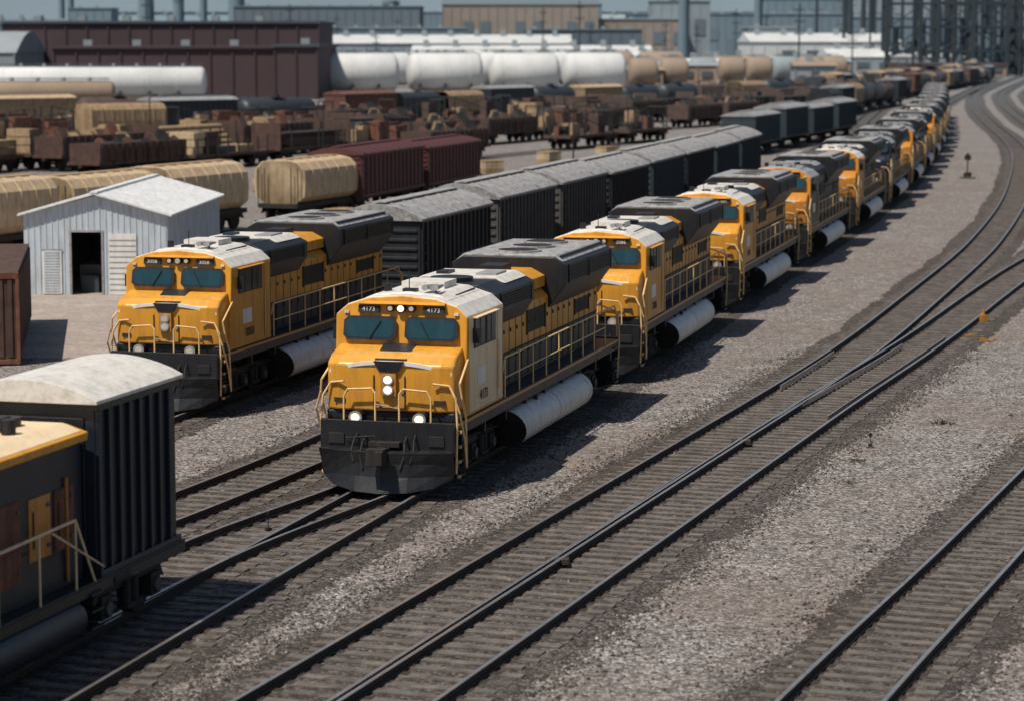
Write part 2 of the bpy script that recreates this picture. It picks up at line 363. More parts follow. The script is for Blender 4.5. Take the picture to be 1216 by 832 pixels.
def loco_builder(main='yellow',side='cream',dark='black',roof='roofw',hoodlow='navy',hoodup='yellow',lit=True,sill='yellow',L=18.3):
    P={}
    hroof='roofh'
    b=MB()
    b.box(-1.5,1.5,.85,L-.5,1.3,1.62,'black'); b.box(-1.52,1.52,1.0,L-.7,1.53,1.60,sill)
    b.box(-1.15,1.15,6.4,12.6,.5,1.3,'under')
    for sx in(-1,1):
        b.cyl((sx*1.2,5.6,.98),(sx*1.2,12.9,.98),.04,'under')
        for y in range(0,9): b.box(*sorted((sx*1.3,sx*1.49)),1.4+y*1.9,1.5+y*1.9,1.05,1.3,'black')
    P['underframe']=(b,.015)
    b=MB()
    for sx in(-1,1):
        n=24; r=.5; cx=sx*1.3; cz=.72; A=[];Bv=[]
        for i in range(n):
            a=2*math.pi*i/n; px=cx+r*math.cos(a); pz=cz+r*math.sin(a)
            A.append((px,5.9+(pz-cz)*-.5,pz)); Bv.append((px,13.0,pz))
        b.add(A+Bv,[(i,(i+1)%n,n+(i+1)%n,n+i) for i in range(n)],'steel',True)
        b.add(A,[tuple(range(n))],'under'); b.add(Bv,[tuple(range(n))],'under')
        b.cyl((cx,9.4,cz),(cx,9.44,cz),.506,'roofg',24)
        for y in(7,9,11,12.5): b.box(*sorted((sx*1.1,sx*1.16)),y,y+.1,1.1,1.4,'under')
        b.cyl((sx*1.5,8,1.1),(sx*1.5,8,1.28),.05,'under')
    P['air_reservoirs']=(b,0)
    b=MB(); truck(b,3.6); truck(b,L-3.9); P['trucks']=(b,.012)
    b=MB()
    for yy,sg in((0,1),(L,-1)):
        f=lambda y:yy+sg*y
        prof=[(-1.5,.75,.30),(-1.15,.42,.13),(-.6,.14,.05),(0,.02,.03),(.6,.14,.05),(1.15,.42,.13),(1.5,.75,.30)]
        rows=[[(x*.97,f(y),z+.02) for x,y,z in prof],[(x*.99,f(y*.8+.16),.42) for x,y,z in prof],[(x,f(y*.62+.22),.72) for x,y,z in prof],[(x*1.01,f(y*.45+.22),1.0) for x,y,z in prof],[(x*.9,f(.85),1.02) for x,y,z in prof],[(x*.9,f(.85),z+.02) for x,y,z in prof]]
        vs=sum(rows,[]); fs=[]
        for j in range(6):
            jn=(j+1)%6
            for i in range(6): fs.append((j*7+i,j*7+i+1,jn*7+i+1,jn*7+i))
        fs+=[tuple(j*7 for j in range(6)),tuple(j*7+6 for j in range(6))]
        b.add(vs,fs,'black')
        y0,y1=sorted((f(.66),f(.82))); b.box(-1.5,1.5,y0,y1,.95,1.66,'black')
        for sx in(-1,1):
            for k,z in enumerate((.35,.7,1.05,1.38)):
                y0,y1=sorted((f(.95+.03*k),f(1.45))); x0,x1=sorted((sx*1.12,sx*(1.56))); b.box(x0,x1,y0,y1,z,z+.045,'black')
            b.tube([(sx*.45,f(.66),1.3),(sx*.47,f(.45),1.2),(sx*.5,f(.3),.9),(sx*.42,f(.25),.6)],.03,'under')
            b.tube([(sx*.65,f(.66),1.35),(sx*.67,f(.48),1.25),(sx*.7,f(.34),1.0),(sx*.64,f(.3),.75)],.025,'under')
            b.box(*sorted((sx*.95,sx*1.3)),*sorted((f(.63),f(.67))),1.1,1.35,'under')
        y0,y1=sorted((f(-.02),f(.7))); b.box(-.13,.13,y0,y1,.82,1.08,'under')
        y0,y1=sorted((f(-.22),f(.06))); b.box(-.2,.2,y0,y1,.74,1.14,'under')
        y0,y1=sorted((f(-.34),f(-.16))); b.box(.04,.2,y0,y1,.78,1.1,'under')
        b.box(-.35,.35,*sorted((f(.45),f(.7))),1.08,1.2,'under')
        b.tube([(-.9,f(.6),1.25),(-.2,f(.5),1.33),(-.2,f(.5),1.15)],.02,'under')
    P['pilot_plow']=(b,.012)
    b=MB()
    b.prism([(.98,1.62),(.98,1.86),(1.6,1.86),(1.6,1.62)],-1.46,1.46,'black','x')
    def ring(y,hw,z): return [(-hw,y,z),(-hw*.8,y-.10,z),(hw*.8,y-.10,z),(hw,y,z)]
    rings=[ring(1.0,1.44,1.86),ring(1.0,1.44,2.95),ring(1.22,1.42,3.14),ring(1.75,1.40,3.3)]
    vs=sum(rings,[])+[(-1.44,1.9,1.86),(1.44,1.9,1.86),(-1.4,1.9,3.3),(1.4,1.9,3.3)]
    fs=[]
    for j in range(3):
        for i in range(3): fs.append((j*4+i,j*4+i+1,j*4+5+i,j*4+4+i))
    fs+=[(0,4,8,12,18,16),(3,7,11,15,19,17),(0,1,2,3,17,16),(12,13,14,15,19,18)]
    b.add(vs,fs,main)
    P['nose']=(b,.045)
    b=MB()
    pts=[]
    for i in range(15):
        t=-1+2*i/14; pts.append((t*1.38,.895+.11*abs(t)**3,3.0-.24*abs(t)**2.2))
    for a,c in zip(pts[:-1],pts[1:]):
        b.add([(a[0],a[1]-.03,a[2]-.04),(a[0],a[1]-.03,a[2]+.045),(c[0],c[1]-.03,c[2]+.045),(c[0],c[1]-.03,c[2]-.04),(a[0],a[1]+.06,a[2]-.04),(a[0],a[1]+.06,a[2]+.045),(c[0],c[1]+.06,c[2]+.045),(c[0],c[1]+.06,c[2]-.04)],[(0,1,2,3),(1,5,6,2),(0,3,7,4),(4,5,6,7)],'white')
    b.prism([(-.34,3.04),(-.2,2.8),(.2,2.8),(.34,3.04)],.82,.9,'black'); b.prism([(1.0,2.99),(1.0,3.06),(1.7,3.36),(1.7,3.30)],-.36,.36,'black','x')
    b.box(-.17,.17,.80,.95,2.24,2.76,'yellow2')
    for z in(2.38,2.62):
        b.cyl((0,.76,z),(0,.82,z),.125,'roofg',16); b.cyl((0,.755,z),(0,.765,z),.09,'lamp' if lit else 'lampo',16)
    for sx in(-1,1):
        b.cyl((sx*.72,.72,1.72),(sx*.72,.95,1.72),.16,'black',16); b.cyl((sx*.72,.70,1.72),(sx*.72,.725,1.72),.15,'roofg',16); b.cyl((sx*.72,.693,1.72),(sx*.72,.70,1.72),.095,'lamp' if lit else 'lampo',16)
        b.box(sx*.72-.03,sx*.72+.03,.78,.9,1.45,1.7,'black')
        b.box(*sorted((sx*1.0,sx*1.25)),.875,.93,2.05,2.15,'seam')
    b.box(-.36,-.34,.872,.92,1.95,2.7,'seam');b.box(.34,.36,.872,.92,1.95,2.7,'seam');b.box(-.36,.36,.872,.92,1.93,1.95,'seam')
    b.box(.26,.32,.86,.92,2.3,2.36,'roofg')
    P['nose_fittings']=(b,0)
    # cab (lower, domed roof)
    b=MB()
    prof=[(-1.5,1.64),(-1.5,4.0),(-1.24,4.25),(-.74,4.42),(0,4.48),(.74,4.42),(1.24,4.25),(1.5,4.0),(1.5,1.64)]
    n=len(prof)
    fy=lambda z:1.66+max(0,(z-3.3))*.22
    vs=[(x,fy(z),z) for x,z in prof]+[(x,4.9,z) for x,z in prof]
    b.add(vs,[tuple(range(n)),tuple(range(n,2*n))],main)
    o=len(b.v)-2*n
    for i in range(n):
        k=main if i in(0,7) else (roof if i in(1,2,3,4,5,6) else 'black')
        b.f.append((o+i,o+(i+1)%n,o+n+(i+1)%n,o+n+i)); b.m.append(b.mi(k)); b.sm.append(False)
    b.prism([(-1.0,4.34),(-.72,4.46),(0,4.52),(.72,4.46),(1.0,4.34),(.7,4.37),(-.7,4.37)],2.25,4.8,roof)
    P['cab']=(b,.035)
    b=MB()
    for sx in(-1,1):
        b.box(*sorted((sx*1.49,sx*1.508)),1.95,4.85,1.72,3.97,side)
        for (ya,yb,za,zb) in((2.35,3.15,3.27,3.87),(3.35,4.05,3.27,3.87)):
            b.box(*sorted((sx*1.50,sx*1.53)),ya-.06,yb+.06,za-.06,zb+.05,'black'); b.box(*sorted((sx*1.52,sx*1.537)),ya,yb,za,zb,'glass')
            b.box(*sorted((sx*1.5,sx*1.62)),ya-.1,yb+.1,zb+.06,zb+.085,side)
            b.box(*sorted((sx*1.53,sx*1.545)),(ya+yb)/2-.02,(ya+yb)/2+.02,za,zb,'black')
        b.box(*sorted((sx*1.50,sx*1.52)),2.6,3.3,2.3,2.72,'white')
        b.box(*sorted((sx*1.50,sx*1.514)),4.30,4.32,1.75,3.9,'seam'); b.box(*sorted((sx*1.50,sx*1.514)),4.8,4.82,1.75,3.9,'seam')
        b.cyl((sx*1.56,4.25,2.0),(sx*1.56,4.25,3.2),.018,'rail_yellow',6)
        b.box(*sorted((sx*1.52,sx*1.7)),2.2,2.26,3.35,3.7,'black')
        def fp(x,z,d): return (x,fy(z)-d,z)
        x0,x1=sorted((sx*.13,sx*1.27))
        def pane(x0,x1,z0,z1,d,k,c=.0):
            o=[(x0+c,z0),(x1-c,z0),(x1,z0+c),(x1,z1-c),(x1-c,z1),(x0+c,z1),(x0,z1-c),(x0,z0+c)]
            vs=[fp(x,z,d) for x,z in o]+[fp(x,z,-.02) for x,z in o]
            b.add(vs,[tuple(range(8))]+[(i,(i+1)%8,8+(i+1)%8,8+i) for i in range(8)],k)
        pane(x0-.03,x1+.03,3.42,3.97,.014,'black',.1); pane(x0+.03,x1-.03,3.48,3.91,.022,'glass',.07)
        b.tube([fp(sx*.7,3.44,.045),fp(sx*.45,3.88,.05)],.012,'black',5)
        x0,x1=sorted((sx*.5,sx*.98)); pane(x0,x1,4.06,4.22,.05,'black',.001)
        x0,x1=sorted((sx*1.2,sx*1.3)); pane(x0,x1,4.03,4.09,.03,'lampo',.001)
    for x,r in((-.24,.055),(0,.075),(.24,.055)):
        z=4.17; b.cyl((x,fy(z)-.1,z),(x,fy(z)+.02,z),r+.03,'black',14); b.cyl((x,fy(z)-.108,z),(x,fy(z)-.1,z),r,'lampo' if x or not lit else 'lamp',14)
    b.prism([(1.74,4.27),(1.8,4.30),(2.0,4.34),(2.0,4.28)],-1.0,1.0,main,'x')
    b.box(-.5,.5,3.5,4.5,4.46,4.64,roof); b.cyl((.5,2.8,4.45),(.5,2.8,4.62),.03,'black')
    for q in(-.12,0,.12): b.cyl((.5+q,2.95,4.62),(.5+q,2.45-abs(q),4.62),.03,'roofg',8,.075)
    b.cyl((-.6,2.8,4.4),(-.6,2.8,4.66),.09,'black'); b.cyl((-.2,3.1,4.46),(-.2,3.1,4.95),.012,'black',5); b.box(-.15,.15,2.4,2.65,4.48,4.58,'black')
    b.tube([(-.9,2.3,4.38),(-.9,4.6,4.40)],.025,'black'); b.tube([(.9,3.0,4.38),(.9,4.6,4.40)],.02,'black')
    P['cab_fittings']=(b,0)
    # hood
    b=MB()
    W=1.02; y0,y1=4.9,L-1.4
    b.box(-W,W,y0,y1,1.62,2.5,hoodlow); b.prism([(-W-.004,2.5),(-W-.004,3.55),(-.8,3.8),(.8,3.8),(W+.004,3.55),(W+.004,2.5)],y0,y1,hoodup)
    b.box(-.85,.85,y0,y1-.05,3.7,3.95,dark)
    b.prism([(-W-.02,3.3),(-1.32,3.75),(-1.32,4.22),(-.9,4.44),(.9,4.44),(1.32,4.22),(1.32,3.75),(W+.02,3.3)],y0+.02,8.6,dark)
    b.prism([(-1.15,4.34),(-.9,4.49),(.9,4.49),(1.15,4.34)],y0+1.6,8.5,roof)
    b.prism([(-W-.02,3.2),(-1.5,3.85),(-1.5,4.4),(-1.2,4.58),(1.2,4.58),(1.5,4.4),(1.5,3.85),(W+.02,3.2)],11.2,y1-.3,dark)
    b.prism([(-1.42,4.46),(-1.2,4.64),(1.2,4.64),(1.42,4.46)],11.3,y1-.5,hroof)
    b.prism([(-.95,3.8),(-.95,4.1),(-.6,4.3),(.6,4.3),(.95,4.1),(.95,3.8)],8.6,11.2,hoodup if main==hoodup else dark)
    P['hood']=(b,.025)
    b=MB()
    yy=y0+.5
    while yy<y1-.1:
        for sx in(-1,1):
            b.box(*sorted((sx*(W-.01),sx*(W+.012))),yy,yy+.022,1.7,3.5,'seam')
            b.box(*sorted((sx*W,sx*(W+.035))),yy+.08,yy+.13,2.3,2.42,'greycar'); b.box(*sorted((sx*W,sx*(W+.035))),yy+.08,yy+.13,3.0,3.1,'greycar')
        yy+=.62
    for sx in(-1,1):
        b.box(*sorted((sx*W,sx*(W+.02))),y0+.02,y1-.02,2.485,2.52,'seam')
        for (ya,yb,za,zb,xx) in((11.5,13.6,3.9,4.36,1.5),(13.8,y1-.5,3.9,4.36,1.5),(5.4,8.2,3.8,4.18,1.32),(9.0,10.8,2.75,3.35,W),(5.3,6.6,1.85,2.35,W),(14.2,15.8,2.7,3.1,W)):
            b.box(*sorted((sx*(xx-.01),sx*(xx+.01))),ya,yb,za,zb,'seam')
            z=za+.03
            while z<zb-.02:
                b.box(*sorted((sx*xx,sx*(xx+.03))),ya,yb,z,z+.02,dark); z+=.065
            b.box(*sorted((sx*xx,sx*(xx+.04))),ya-.04,ya,za-.03,zb+.03,dark); b.box(*sorted((sx*xx,sx*(xx+.04))),yb,yb+.04,za-.03,zb+.03,dark)
    b.cyl((0,5.9,4.42),(0,5.9,4.54),.5,'black',24)
    for y in(12.2,13.7,15.2): b.cyl((0,y,4.62),(0,y,4.70),.6,hroof,24); b.cyl((0,y,4.70),(0,y,4.705),.52,'under',24)
    b.box(-.3,.3,9.4,10.3,4.3,4.5,'black'); b.box(-.7,-.4,7.0,7.6,4.48,4.56,'black'); b.box(.3,.8,6.9,7.9,4.48,4.54,'roofg')
    b.tube([(1.3,11.4,4.6),(1.3,y1-.6,4.6)],.03,'black'); b.tube([(-1.3,11.4,4.6),(-1.3,y1-.6,4.6)],.03,'black')
    b.box(-.5,.5,y1-.01,y1+.04,2.0,3.3,'seam')
    P['hood_fittings']=(b,0)
    b=MB()
    for sx in(-1,1):
        X=sx*1.46
        ys=[5.2+i*1.35 for i in range(9)]; ys=[y for y in ys if y<L-1.1]
        for y in ys: b.cyl((X,y,1.62),(X,y,2.62),.022,'rail_yellow',6)
        b.tube([(X,5.0,2.3),(X,5.2,2.62)]+[(X,y,2.62) for y in ys[1:]]+[(X,L-1.1,2.62),(X,L-.8,2.3),(X,L-.75,1.2)],.024,'rail_yellow')
        b.tube([(X,y,2.12) for y in ys],.018,'rail_yellow')
        b.tube([(sx*1.5,.88,.45),(sx*1.54,.82,1.6),(sx*1.5,.86,2.2),(sx*1.34,.92,2.5),(sx*1.0,.8,2.55)],.028,'rail_yellow')
        b.tube([(sx*1.56,1.5,.5),(sx*1.6,1.3,1.7),(sx*1.6,1.0,2.2),(sx*1.56,.95,2.55),(sx*1.5,1.9,3.05)],.028,'rail_yellow')
        b.tube([(sx*1.56,1.5,.5),(sx*1.62,1.15,1.2),(sx*1.62,.75,1.9),(sx*1.5,.7,2.3)],.024,'rail_yellow')
        b.tube([(sx*.98,.72,1.66),(sx*.98,.72,2.2),(sx*.9,.72,2.38),(sx*.35,.72,2.42),(sx*.27,.72,2.3),(sx*.27,.72,1.66)],.024,'rail_yellow')
        b.tube([(sx*1.5,L-.86,.45),(sx*1.54,L-.82,1.6),(sx*1.5,L-.8,2.4),(sx*1.0,L-.8,2.6),(sx*.3,L-.8,2.6),(sx*.3,L-.8,1.6)],.026,'rail_yellow')
        for k in range(4): b.box(*sorted((sx*1.5,sx*1.575)),.95+.03*k,1.0+.03*k,.35+.345*k-.01,.35+.345*k+.055,'rail_yellow')
    b.cyl((-.27,.72,2.05),(.27,.72,1.95),.012,'roofg',5)
    P['handrails']=(b,0)
    return P

ROLL=.19
def put_loco(f,y,key,L=18.3,num='',**kw):
    a=-math.atan((f(y+L)-f(y))/L)
    e=place('freight_locomotive',key,lambda:loco_builder(L=L,**kw),(f(y),y,ROLL),a,(1.02,1,.94))
    if num:
        for sx in(-1,1):
            text(e,num,.15,(sx*.74,1.66+.84*.22-.057,4.14),(R(90),0,0),'white')
            text(e,num,.34,(sx*1.53,3.1,2.02),(R(90),0,R(90)*sx),'black')
    return e
put_loco(T1,54.2,'A',num='4173')
put_loco(T1,73.4,'B',num='2086',side='yellow',hoodlow='navy',lit=False)
put_loco(T1,92.6,'B',num='2091')
put_loco(T1,111.8,'C',main='yellow2',side='navy',hoodup='navy',dark='black',roof='roofg',sill='yellow2',lit=False)
put_loco(T1,131.1,'D',main='yellow2',side='yellow2',hoodup='navy',roof='roofw',lit=False)
for i,k in enumerate('ECEDEEEEEE'):
    kw=dict(E=dict(main='navy',side='navy',hoodup='navy',roof='roofg',sill='black',lit=False)).get(k,{})
    put_loco(T1,150.5+i*19.3,k,**kw)
put_loco(T3,66.5,'F',num='3058',side='yellow',lit=False)
# ---------------------------------------------------------------- freight cars
def arc(w,z,h,n=9,ov=0):
    return [(-(w+ov)+2*(w+ov)*i/(n-1), z+h*math.sin(math.pi*i/(n-1))**.8) for i in range(n)]
def boxcar_b(L,W,H,body,roof,rise=.35,rib=.7,door=False):
    def f():
        P={}
        b=MB(); b.box(-W,W,0,L,1.05,H,body)
        for y in(-.0,L): 
            z=1.3
            while z<H-.2: b.box(-W+.1,W-.1,*((y-.05,y+.0) if y==0 else (y,y+.05)),z,z+.1,body); z+=.32
        y=.05
        while y<L-.05:
            for sx in(-1,1): b.box(*sorted((sx*(W-.01),sx*(W+.07))),y,y+.09,1.1,H-.03,body)
            y+=rib
        for sx in(-1,1):
            b.box(*sorted((sx*(W-.02),sx*(W+.09))),-.05,L+.05,H-.12,H+.02,body); b.box(*sorted((sx*(W-.02),sx*(W+.09))),-.05,L+.05,1.0,1.16,body)
            if door: b.box(*sorted((sx*W,sx*(W+.12))),L/2-1.3,L/2+1.3,1.2,H-.2,body)
        P['body']=(b,.01)
        b=MB(); pr=arc(W,H+.02,rise,11,.1); b.prism(pr+[(W+.1,H-.05),(-W-.1,H-.05)],-.1,L+.1,roof,smooth=False)
        y=.6
        while y<L:
            b.prism([(x,z+.03) for x,z in pr]+[(x,z-.02) for x,z in reversed(pr)],y,y+.06,roof); y+=1.4
        b.box(-.25,.25,.1,L-.1,H+rise+.06,H+rise+.1,roof)
        P['roof']=(b,0)
        b=MB(); b.box(-W+.3,W-.3,-.1,L+.1,.8,1.05,'under'); truck(b,1.7,(-.8,.8),True); truck(b,L-1.7,(-.8,.8),True)
        b.box(-.15,.15,-.5,L+.5,.75,.98,'under')
        for sx in(-1,1):
            for k in range(8): b.box(*sorted((sx*(W-.02),sx*(W+.14))),.15,.6,1.0+k*.36,1.03+k*.36,'under')
        P['underframe']=(b,0)
        return P
    return f
pitch=9.9; y=85.6
cols=['dkcar','greycar','greycar','dkcar','teal','dkcar','teal']
i=0
while y<158:
    c=cols[min(i,6)]
    f=T3; place('boxcar','bc'+c,boxcar_b(9.1,1.5,4.0,c,'roofh' if i<5 else 'roofg',.5,.55),(f(y),y,ROLL),ang(f,y+4.5),(1,1,random.uniform(.96,1.0))); y+=pitch; i+=1

def hopper_b(L,body,roof,H=3.6,W=1.45):
    def f():
        P={}
        prof=[(-.8,1.0),(-W,1.5),(-W-.06,2.3),(-W,H-.55),(-W*.75,H-.12),(-W*.4,H),(W*.4,H),(W*.75,H-.12),(W,H-.55),(W+.06,2.3),(W,1.5),(.8,1.0)]
        b=MB(); b.prism(prof,.3,L-.3,body)
        y=.3
        while y<L-.25:
            b.prism([(x*1.035,1.0+(z-1.0)*1.015) for x,z in prof],y,y+.1,body); y+=1.15
        b.box(-.35,.35,.4,L-.4,H,H+.08,roof)
        P['body']=(b,.03)
        b=MB(); b.box(-1.2,1.2,0,L,.85,1.1,'under'); truck(b,1.4,(-.75,.75),True); truck(b,L-1.4,(-.75,.75),True)
        for q in(2.8,L/2,L-2.8): b.prism([(-.9,1.1),(-.3,.45),(.3,.45),(.9,1.1)],q-.6,q+.6,'rust2')
        for sx in(-1,1):
            b.tube([(sx*1.2,.05,1.0),(sx*1.2,.05,H-.4)],.03,'under'); b.tube([(sx*.8,.05,1.0),(sx*.8,.05,H-.4)],.03,'under')
        P['underframe']=(b,0)
        return P
    return f
def tankcar_b(L,body,r=1.35):
    def f():
        P={}
        b=MB(); b.capsule(.4,L-.4,0,1.15+r,r,body,20,.5); b.cyl((0,L/2,1.1+2*r),(0,L/2,1.5+2*r),.45,body,16)
        for y in(2.5,L-2.5): b.cyl((0,y,1.15+r),(0,y+.12,1.15+r),r+.015,'under',20)
        P['tank']=(b,0)
        b=MB(); b.box(-.5,.5,0,L,.85,1.15,'under'); truck(b,1.6,(-.8,.8),True); truck(b,L-1.6,(-.8,.8),True)
        for sx in(-1,1): b.tube([(sx*(r+.1),.4,1.6),(sx*(r+.1),L-.4,1.6)],.03,'under'); b.box(*sorted((sx*.5,sx*1.2)),1.8,2.2,1.1,1.6,'under'); b.box(*sorted((sx*.5,sx*1.2)),L-2.2,L-1.8,1.1,1.6,'under')
        b.box(-.8,.8,L/2-.8,L/2+.8,2*r+1.2,2*r+1.24,'under')
        P['underframe']=(b,0)
        return P
    return f
def flat_b(L,kind,seed):
    def f():
        rnd=random.Random(seed); P={}
        b=MB(); b.box(-1.4,1.4,0,L,.95,1.2,'rust2'); truck(b,1.7,(-.8,.8),True); truck(b,L-1.7,(-.8,.8),True); b.box(-.15,.15,-.5,L+.5,.75,.98,'under')
        for y in [0.3+i*1.5 for i in range(int(L/1.5))]:
            for sx in(-1,1): b.box(*sorted((sx*1.36,sx*1.46)),y,y+.1,.9,rnd.choice([1.3,2.4,2.6]),'under')
        if kind%2==0:
            b.box(-1.4,1.4,.05,.2,1.2,3.2,'rust2'); b.box(-1.4,1.4,L-.2,L-.05,1.2,3.2,'rust2')
        P['deck']=(b,0)
        b=MB()
        if kind==0:
            k=rnd.choice(['rust2','tan2','greycar'])
            for r in range(4):
                for c in range(5-r): 
                    o=(c-(4-r)/2)*.5; b.cyl((o,.4+rnd.random()*.4,1.45+r*.43),(o,L-.5-rnd.random()*.5,1.45+r*.43),.245,k,10)
        elif kind==1:
            y=.4
            while y<L-2:
                w=rnd.uniform(1.2,2.6); k=rnd.choice(['tan','tan2','rust2','greycar','tan2','under'])
                for z in range(rnd.randint(1,3)):
                    b.box(-1.25+rnd.random()*.2,1.2-rnd.random()*.3,y,min(L-.2,y+w),1.22+z*.62,1.22+z*.62+.55,k)
                y+=w+rnd.uniform(.1,.7)
        elif kind==2:
            for z in range(9):
                b.box(-1.2+rnd.random()*.2,1.2-rnd.random()*.2,.5+rnd.random(),L-.5-rnd.random(),1.22+z*.13,1.3+z*.13,rnd.choice(['rust','rust2','greycar','under']))
        elif kind==3:
            b.box(-1.35,1.35,.2,L-.2,1.2,2.6,'rust2'); b.box(-1.25,1.25,.3,L-.3,2.601,2.603,'under')
            y=.4
            while y<L-.3:
                for sx in(-1,1): b.box(*sorted((sx*1.34,sx*1.44)),y,y+.1,1.2,2.65,'rust2')
                y+=.9
            for q in range(14):
                y=rnd.uniform(.5,L-1.5); x=rnd.uniform(-1,1); b.prism([(x-.4,2.5),(x-.1,2.5+rnd.uniform(.3,.9)),(x+.4,2.5)],y,y+rnd.uniform(.4,1.3),rnd.choice(['rust','rust2','under','tan2']))
        elif kind==4:
            b.capsule(.6,L/2-.1,0,2.3,1.05,'tan2',16); b.capsule(L/2+.1,L-.6,0,2.3,1.05,rnd.choice(['tan2','roofg','rust']),16)
        else:
            for q in range(7):
                y=rnd.uniform(.4,L-3); x=rnd.uniform(-1.1,0); b.box(x,x+rnd.uniform(.5,1.2),y,y+rnd.uniform(.6,2.4),1.21,1.21+rnd.uniform(.4,1.9),rnd.choice(['tan2','rust','under','navy','rust2','greycar','tan']))
            b.tube([(-1,.5,1.2),(-1,.5,3.4),(1,.5,3.4),(1,.5,1.2)],.08,'under'); b.tube([(-1,L-.6,1.2),(-1,L-.6,3.2),(1,L-.6,3.2),(1,L-.6,1.2)],.08,'under')
            b.tube([(1,.5,3.4),(1,L-.6,1.3)],.05,'under'); b.tube([(-1,L-.6,3.2),(-1,.5,1.3)],.05,'under')
        P['load']=(b,0)
        return P
    return f
def row(x0,y0,x1,y1,fn,gap=.9,sc=1,skip=0):
    d=Vector((x1-x0,y1-y0)); Lt=d.length; d.normalize(); a=-math.atan2(d.x,d.y); t=0;i=0
    rr=random.Random(int(x0*7+y0))
    while t<Lt:
        name,key,bld,L=fn(i); s=sc
        if rr.random()>=skip: place(name,key,bld,(x0+d.x*t,y0+d.y*t,.1),a,(s,s,s*rr.uniform(.93,1.05)))
        t+=(L+gap)*s; i+=1
    b=MB(); n=Vector((d.y,-d.x))
    for s in(-.75,.75):
        p=Vector((x0,y0))+n*s; q=Vector((x0,y0))+d*Lt+n*s; w=n*.04
        b.add([(p.x-w.x,p.y-w.y,.12),(p.x+w.x,p.y+w.y,.12),(q.x+w.x,q.y+w.y,.12),(q.x-w.x,q.y-w.y,.12)],[(0,1,2,3)],'railtop')
    p=Vector((x0,y0)); q=p+d*Lt; w=n*1.7
    b.add([(p.x-w.x,p.y-w.y,.01),(p.x+w.x,p.y+w.y,.01),(q.x+w.x,q.y+w.y,.01),(q.x-w.x,q.y-w.y,.01)],[(0,1,2,3)],'ballast')
    single('railway_track',b)
tanh=lambda i:('hopper_car','hopT',hopper_b(8.2,'tan','tan2'),8.2)
row(-29.5,104,-15.5,135,tanh,.6); row(-12.9,139,-11.8,142,tanh,.6)
row(-10.2,146,-4.5,168,lambda i:('boxcar','bcm',boxcar_b(12.5,1.6,3.5,'maroon','maroon',.35,.8),12.5),1.0)
def rnd_flat(seed0):
    r=random.Random(seed0)
    def f(i):
        k=r.choice([0,1,2,3,5,1,5,2,3]); sd=r.randint(0,2)
        return ('flat_car','fl%d_%d'%(k,sd),flat_b(12,k,k*10+sd),12)
    return f
row(-37,174,-16,218,rnd_flat(3),skip=.2)
row(-44,186,-20,240,lambda i:('flat_car','fl1_1',flat_b(12,1,11),12),skip=.15)
row(-36,196,-14,240,rnd_flat(30))
row(-15,222,26,310,rnd_flat(77),1.5,skip=.15); row(-8,208,16,262,rnd_flat(78),3,skip=.35)
def mix(seed):
    r=random.Random(seed)
    opts=[('tank_car','tk1',tankcar_b(11,'rust2'),11),('flat_car','fl5_1',flat_b(12,5,51),12),('tank_car','tk3',tankcar_b(11,'dkcar'),11),('boxcar','bx1',boxcar_b(11,1.5,3.9,'rust','rust'),11),('hopper_car','hp2',hopper_b(9,'tan2','tan2',3.9),9),('boxcar','bx2',boxcar_b(11,1.5,3.9,'dkcar','roofg'),11),('tank_car','tk5',tankcar_b(11,'tan'),11),('hopper_car','hp3',hopper_b(9,'dkcar','dkcar',3.9),9),('boxcar','bx4',boxcar_b(11,1.5,3.9,'tan2','tan'),11)]
    return lambda i:r.choice(opts)
row(-60,226,-25,256,mix(1)); row(-66,242,-26,280,mix(2)); row(-74,262,-34,298,mix(5))
for k,(a,b_) in enumerate([((-22,240),(44,372)),((-27,258),(50,396)),((-34,276),(56,425)),((-40,292),(60,455)),((0,375),(62,480))]):
    row(*a,*b_,rnd_flat(40+k) if k!=2 else mix(62),1.2,skip=.1 if k<4 else .3)
row(20,224,34,268,lambda i:('boxcar','bct',boxcar_b(11,1.5,3.6,'teal','roofg'),11),2.5)
row(40,330,60,400,mix(9)); row(60,420,120,640,mix(10)); row(70,500,150,800,mix(11)); row(52,440,84,560,mix(12))

